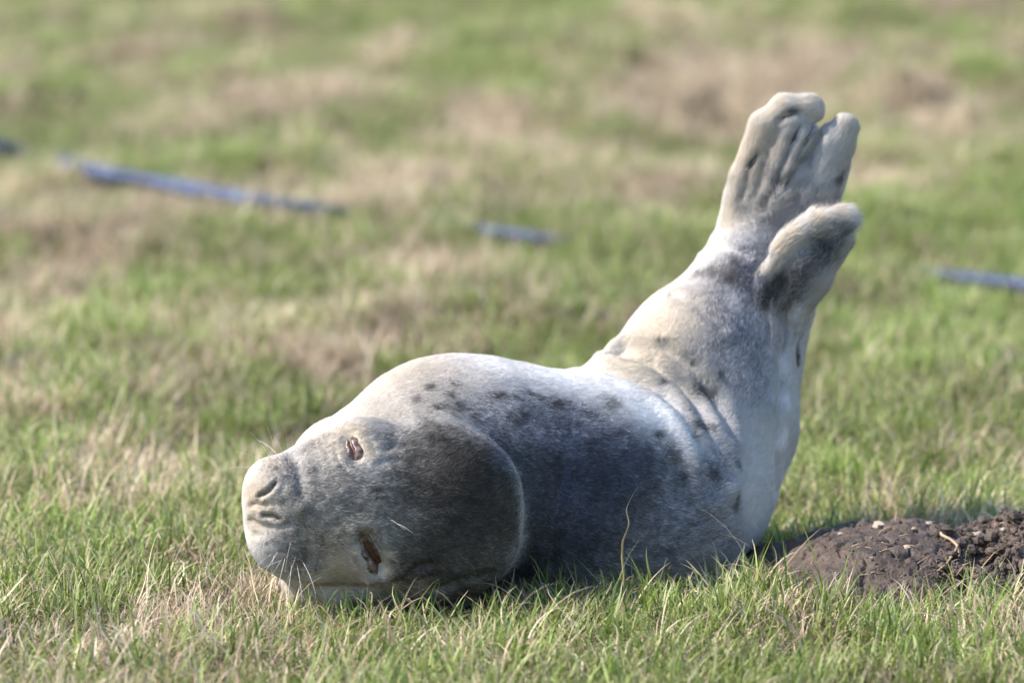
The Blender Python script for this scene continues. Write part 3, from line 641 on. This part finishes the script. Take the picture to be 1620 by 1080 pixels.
# ------------------------------------------------------------------ grass
def blade_mesh(name, nb, size, hr, lean, wr, dryp, segs=5, sd=0):
    g = np.random.default_rng(sd); Vv = []; Ff = []; rn = []; dr = []; hh = []
    for i in range(nb):
        a = g.random()*6.283; rr = size*math.sqrt(g.random()); p = np.array([rr*math.cos(a), rr*math.sin(a), -.004])
        L = g.uniform(*hr)*(1 if g.random() < .85 else 1.35); wd = g.uniform(*wr); az = g.random()*6.283; el = R(90)-abs(g.normal(0, lean)); droop = g.uniform(.2, 1.3)*(1.5 if g.random() < .25 else 1)
        daz = g.normal(0, .6); isd = 1. if g.random() < dryp else 0.
        if isd: droop *= 1.3; el -= .3; daz *= 2; wd *= .75
        ro = g.random(); k0 = len(Vv); tw = g.normal(0, .5)
        for s in range(segs+1):
            t = s/segs; e = el-droop*t*t*1.2; z = az+daz*t
            d = np.array([math.cos(z)*math.cos(e), math.sin(z)*math.cos(e), math.sin(e)])
            sd_ = np.array([-math.sin(z+tw), math.cos(z+tw), 0.15*math.sin(ro*30)]); w_ = wd*.5*(1-t**2.2)*(.75+.5*min(1, t*3))
            p[2] = max(p[2], -.003)
            if s < segs: Vv += [p-sd_*w_, p+sd_*w_]; rn += [ro, ro]; dr += [isd, isd]; hh += [t, t]
            else: Vv += [p.copy()]; rn += [ro]; dr += [isd]; hh += [t]
            p = p+d*L/segs
        for s in range(segs-1): q = k0+2*s; Ff.append([q, q+1, q+3, q+2])
        q = k0+2*(segs-1); Ff.append([q, q+1, q+2])
    me = bpy.data.meshes.new(name); me.from_pydata([tuple(v) for v in Vv], [], Ff); me.polygons.foreach_set('use_smooth', [True]*len(Ff)); me.update()
    for nm, ar in (('rnd', rn), ('isdry', dr), ('hgt', hh)):
        q = me.attributes.new(nm, 'FLOAT', 'POINT'); q.data.foreach_set('value', np.array(ar, np.float32))
    me.materials.append(grass_m)
    return bpy.data.objects.new(name, me)
grass_m = bpy.data.materials.new('grass_blades'); grass_m.use_nodes = True; t = grass_m.node_tree; t.nodes.clear()
def attr(nm, ty='GEOMETRY'):
    a = t.nodes.new('ShaderNodeAttribute'); a.attribute_name = nm; a.attribute_type = ty; return a
def ramp(src, els):
    c = t.nodes.new('ShaderNodeValToRGB'); e = c.color_ramp.elements
    e[0].position, e[0].color = els[0][0], (*els[0][1], 1); e[1].position, e[1].color = els[-1][0], (*els[-1][1], 1)
    for p, q in els[1:-1]: x = e.new(p); x.color = (*q, 1)
    t.links.new(src, c.inputs[0]); return c.outputs[0]
def math_(op, a, b_):
    m = t.nodes.new('ShaderNodeMath'); m.operation = op; m.use_clamp = False
    for i, q in enumerate((a, b_)):
        if isinstance(q, (int, float)): m.inputs[i].default_value = q
        else: t.links.new(q, m.inputs[i])
    return m.outputs[0]
ar_, adr, ah, ad_, ash = attr('rnd'), attr('isdry'), attr('hgt'), attr('dry', 'INSTANCER'), attr('tint', 'INSTANCER')
green = ramp(ar_.outputs['Fac'], [(0, (.085, .130, .024)), (.35, (.17, .235, .038)), (.6, (.26, .315, .068)), (.85, (.34, .365, .14)), (1, (.16, .19, .085))])
straw = ramp(ar_.outputs['Fac'], [(0, (.30, .215, .135)), (.4, (.50, .39, .25)), (.75, (.64, .53, .38)), (1, (.40, .25, .16))])
# a blade is dry if its own draw plus the patch's dryness says so
v = math_('ADD', math_('MULTIPLY', ad_.outputs['Fac'], 1.15), math_('MULTIPLY', ar_.outputs['Fac'], .55)); v = math_('GREATER_THAN', v, .78); v = math_('MAXIMUM', v, adr.outputs['Fac'])
tipd = math_('GREATER_THAN', math_('ADD', ah.outputs['Fac'], math_('MULTIPLY', ar_.outputs['Fac'], .35)), 1.12); v = math_('MAXIMUM', v, math_('MULTIPLY', tipd, .7))
bas = math_('MULTIPLY', math_('SUBTRACT', .28, ah.outputs['Fac']), 1.8); v = math_('MAXIMUM', v, bas)
mx = t.nodes.new('ShaderNodeMix'); mx.data_type = 'RGBA'; t.links.new(v, mx.inputs[0]); t.links.new(green, mx.inputs[6]); t.links.new(straw, mx.inputs[7])
hs = t.nodes.new('ShaderNodeHueSaturation'); t.links.new(mx.outputs[2], hs.inputs['Color']); t.links.new(math_('ADD', math_('MULTIPLY', ash.outputs['Fac'], .75), .58), hs.inputs['Value'])
t.links.new(math_('ADD', math_('MULTIPLY', ash.outputs['Fac'], .03), .485), hs.inputs['Hue'])
df = t.nodes.new('ShaderNodeBsdfPrincipled'); df.inputs['Roughness'].default_value = .5; df.inputs['Specular IOR Level'].default_value = .35; t.links.new(hs.outputs[0], df.inputs['Base Color'])
tl = t.nodes.new('ShaderNodeBsdfTranslucent'); t.links.new(hs.outputs[0], tl.inputs['Color'])
ms = t.nodes.new('ShaderNodeMixShader'); ms.inputs[0].default_value = .33; t.links.new(df.outputs[0], ms.inputs[1]); t.links.new(tl.outputs[0], ms.inputs[2])
o_ = t.nodes.new('ShaderNodeOutputMaterial'); t.links.new(ms.outputs[0], o_.inputs[0])

lib = bpy.data.collections.new('blade_library')
NG, ND = 8, 6
for i in range(NG): lib.objects.link(blade_mesh('a_tuft%02d' % i, 54, .032, (.024, .054), .62, (.0012, .0025), .20, 5, 100+i))
for i in range(ND): lib.objects.link(blade_mesh('b_straw%02d' % i, 40, .038, ((.030, .060), (.045, .085))[i % 2], 1.15, (.0009, .0020), .80, 7, 200+i))
for i in range(2): lib.objects.link(blade_mesh('c_tall%02d' % i, 5, .014, (.055, .085), .30, (.0016, .0028), .12, 7, 300+i))

MBB = (MV[used][:, :2].min(0), MV[used][:, :2].max(0))
def scatter(dens_near, dens_far):
    pts = []
    for (ya, yb, dn) in ((-1.3, 1.2, dens_near), (1.2, 4.0, dens_near*.9), (4.0, 11.3, dens_far)):
        hwM = 1.35+.24*max(yb, 0)
        n_ = int((yb-ya)*2*hwM*dn); x = rng.uniform(-hwM, hwM, n_); y = rng.uniform(ya, yb, n_)
        k = np.abs(x) < 1.35+.24*np.clip(y, 0, 99); pts.append(np.stack([x[k], y[k]], 1))
    return np.concatenate(pts)
P2 = scatter(1250, 800)
z = gz(P2[:, 0], P2[:, 1]); dry = dryness(P2[:, 0], P2[:, 1]); dk = blobs(P2[:, 0], P2[:, 1], dark_c)
sc_ = rng.uniform(.65, 1.25, len(P2)); sc_ *= np.where(P2[:, 1] > 1.5, .95, 1); sc_ *= (1-.55*dk)
P3 = np.stack([P2[:, 0], P2[:, 1], 0*z], 1); sc_ *= .72+.6*fbm(P3, 5, 2, 91)
keep = rng.random(len(P2)) > dk*1.6
lowz = np.full(len(P2), 9.)
for i in np.where((P2[:, 0] > -.4) & (P2[:, 0] < .5) & (P2[:, 1] > -.3) & (P2[:, 1] < .7))[0]:
    h = BV.ray_cast(Vector((P2[i, 0], P2[i, 1], -.3)), Vector((0, 0, 1)))
    if h[0] is not None: lowz[i] = h[0][2]-z[i]
keep &= lowz > .028; sc_ = np.where(lowz < .09, sc_*np.clip(lowz/.09, .3, 1), sc_)
near = (lowz < .12)
mk = (P2[:, 0] > MBB[0][0]) & (P2[:, 0] < MBB[1][0]) & (P2[:, 1] > MBB[0][1]) & (P2[:, 1] < MBB[1][1])
hm = np.zeros(len(P2)); hm[mk] = mound_h(P2[mk, 0], P2[mk, 1]); keep &= (hm < .014) | ((hm < .034) & (P2[:, 1] > .36)) | ((hm < .040) & (P2[:, 1] < .06) & (rng.random(len(P2)) < .8))
fr = (P2[:, 1] < .12) & (P2[:, 1] > -.34) & (P2[:, 0] > -.3); sc_ = np.where(fr, sc_*1.08, sc_)
r = rng.random(len(P2)); ty = np.where(r < .035, NG+ND+rng.integers(0, 2, len(P2)), np.where(rng.random(len(P2)) < .19+.55*dry, rng.integers(NG, NG+ND, len(P2)), rng.integers(0, NG, len(P2))))
tilt = np.stack([rng.normal(0, .16, len(P2)), rng.normal(0, .16, len(P2)), rng.random(len(P2))*6.283], 1)
tint = np.clip(.5+rng.normal(0, .2, len(P2))+(fbm(P3, 3, 3, 95)-.5)*.9, 0, 1)
def gn_instances(name, P, sc, ty, rot, dry, tint, label, cat):
    me = bpy.data.meshes.new(name); me.from_pydata([tuple(p) for p in P], [], [])
    for nm, ar, tp in (('sc', sc, 'FLOAT'), ('dry', dry, 'FLOAT'), ('tint', tint, 'FLOAT'), ('ty', ty, 'INT')):
        q = me.attributes.new(nm, tp, 'POINT'); q.data.foreach_set('value', ar.astype(np.int32 if tp == 'INT' else np.float32))
    q = me.attributes.new('rot', 'FLOAT_VECTOR', 'POINT'); q.data.foreach_set('vector', rot.astype(np.float32).ravel())
    o = bpy.data.objects.new(name, me); COL.objects.link(o); me.materials.append(grass_m)
    g = bpy.data.node_groups.new(name, 'GeometryNodeTree'); g.interface.new_socket('Geometry', in_out='INPUT', socket_type='NodeSocketGeometry'); g.interface.new_socket('Geometry', in_out='OUTPUT', socket_type='NodeSocketGeometry')
    gi = g.nodes.new('NodeGroupInput'); go = g.nodes.new('NodeGroupOutput'); ci = g.nodes.new('GeometryNodeCollectionInfo'); ci.inputs['Collection'].default_value = lib
    ci.inputs['Separate Children'].default_value = True; ci.inputs['Reset Children'].default_value = True
    ip = g.nodes.new('GeometryNodeInstanceOnPoints'); ip.inputs['Pick Instance'].default_value = True
    def na(nm, dt):
        a = g.nodes.new('GeometryNodeInputNamedAttribute'); a.data_type = dt; a.inputs['Name'].default_value = nm; return next(s for s in a.outputs if s.enabled)
    L = g.links.new; L(gi.outputs[0], ip.inputs['Points']); L(ci.outputs[0], ip.inputs['Instance']); L(na('ty', 'INT'), ip.inputs['Instance Index'])
    e2 = g.nodes.new('FunctionNodeEulerToRotation'); L(na('rot', 'FLOAT_VECTOR'), e2.inputs[0]); L(e2.outputs[0], ip.inputs['Rotation']); L(na('sc', 'FLOAT'), ip.inputs['Scale'])
    L(ip.outputs[0], go.inputs[0]); md = o.modifiers.new('scatter', 'NODES'); md.node_group = g
    tag(o, label, cat, kind='stuff'); return o
P3[:, 2] = z
gn_instances('grass', P3[keep], sc_[keep], ty[keep], tilt[keep], dry[keep], tint[keep], 'short green grass with dry straw coloured blades and bare patches covering the field', 'grass')

# the lone tall stem in front of the seal's flank
def stem(px, py, path, Y, lab, w0=.0012):
    b0 = on_ground(px, py); pts = [np.array([b0[0], b0[1], -.003])]+[at(a_, b_, b0[1]+Y) for a_, b_ in path]
    Vv = []; Ff = []
    P_ = []
    for i in range(len(pts)-1):
        for k in range(4): P_.append(pts[i]+(pts[i+1]-pts[i])*k/4)
    P_.append(pts[-1]); m_ = len(P_)
    P_ = [P_[0]]+[(P_[i-1]+2*P_[i]+P_[i+1])/4 for i in range(1, m_-1)]+[P_[-1]]
    for i, p in enumerate(P_):
        t_ = i/(m_-1); w_ = w0*(1-t_**2.5)+.0002; s_ = np.array([math.cos(t_*1.2), math.sin(t_*1.2), .15]); q_ = np.array([0, .35*w_, 0]); Vv += [p-s_*w_, p+q_, p+s_*w_, p-q_*.2]
        if i:
            for k in range(4): Ff.append([(i-1)*4+k, (i-1)*4+(k+1) % 4, i*4+(k+1) % 4, i*4+k])
    o = link_mesh('grass_stem', Vv, Ff, stem_m); tag(o, lab, 'grass stem')
stem_m, n, b = mat('stem_straw', **{'Roughness': .6}); tc = n.nodes.new('ShaderNodeTexCoord'); sp = n.nodes.new('ShaderNodeSeparateXYZ'); n.links.new(tc.outputs['Generated'], sp.inputs[0])
cr = n.nodes.new('ShaderNodeValToRGB'); e = cr.color_ramp.elements; e[0].position = .0; e[0].color = (.10, .16, .03, 1); e[1].position = .55; e[1].color = (.36, .27, .12, 1); x_ = e.new(1.); x_.color = (.48, .36, .25, 1)
n.links.new(sp.outputs[2], cr.inputs[0]); n.links.new(cr.outputs[0], b.inputs['Base Color'])
stem(984, 968, [(988, 915), (984, 880), (985, 855), (996, 828), (990, 805), (1001, 782), (1014, 762)], 0, 'lone tall half dry grass blade standing in front of the dark flank')

# ------------------------------------------------------------------ blue rope half sunk in the turf
rm, n, b = mat('blue_rope', **{'Roughness': .55}); n1 = n.nodes.new('ShaderNodeTexNoise'); n1.inputs['Scale'].default_value = 26; n1.inputs['Detail'].default_value = 3
tc = n.nodes.new('ShaderNodeTexCoord'); n.links.new(tc.outputs['Object'], n1.inputs['Vector']); cr = n.nodes.new('ShaderNodeValToRGB')
cr.color_ramp.elements[0].position = .52; cr.color_ramp.elements[0].color = (.016, .030, .085, 1); cr.color_ramp.elements[1].position = .7; cr.color_ramp.elements[1].color = (.10, .13, .21, 1); n.links.new(n1.outputs[0], cr.inputs[0]); n.links.new(cr.outputs[0], b.inputs['Base Color'])
RP = [(-260, 150), (-100, 200), (0, 232), (70, 250), (150, 272), (260, 292), (400, 318), (520, 335), (620, 348), (710, 358), (800, 372), (880, 383), (1000, 400), (1150, 405), (1300, 415), (1480, 436), (1620, 452), (1760, 470), (1900, 490)]
ZR = [.06, .062, .062, -.006, .042, .052, .052, .046, -.055, .024, .034, .024, -.02, -.02, -.02, .022, .034, .035, .03]
pts = []
for (a_, b_), zz in zip(RP, ZR):
    p = on_ground(a_, b_, zz)
    for _ in range(4): p = on_ground(a_, b_, zz*.85 + float(gz(np.array([p[0]]), np.array([p[1]]))[0]))
    pts.append(p)
pts = np.array(pts)
fine = []
for i in range(len(pts)-1):
    n_ = max(2, int(np.linalg.norm(pts[i+1]-pts[i])/.008))
    for k in range(n_): fine.append(pts[i]+(pts[i+1]-pts[i])*k/n_)
fine = np.array(fine)
for _ in range(30): fine[1:-1] = .25*fine[:-2]+.5*fine[1:-1]+.25*fine[2:]
rope = bpy.data.objects.new('blue_rope', None); COL.objects.link(rope); rope.location = tuple(fine[len(fine)//2])
tag(rope, 'blue rope lying across the turf behind the seal, partly sunk in the grass', 'rope')
dl = np.concatenate([[0], np.cumsum(np.linalg.norm(np.diff(fine, axis=0), axis=1))])
for s_ in range(3):
    ph = dl*2*math.pi/.055+s_*2*math.pi/3; q = fine.copy(); q[:, 1] += 0.0066*np.cos(ph); q[:, 2] += 0.0066*np.sin(ph)
    v, f = tube(list(q), .0072, 7); link_mesh('strand', v, f, rm, rope)
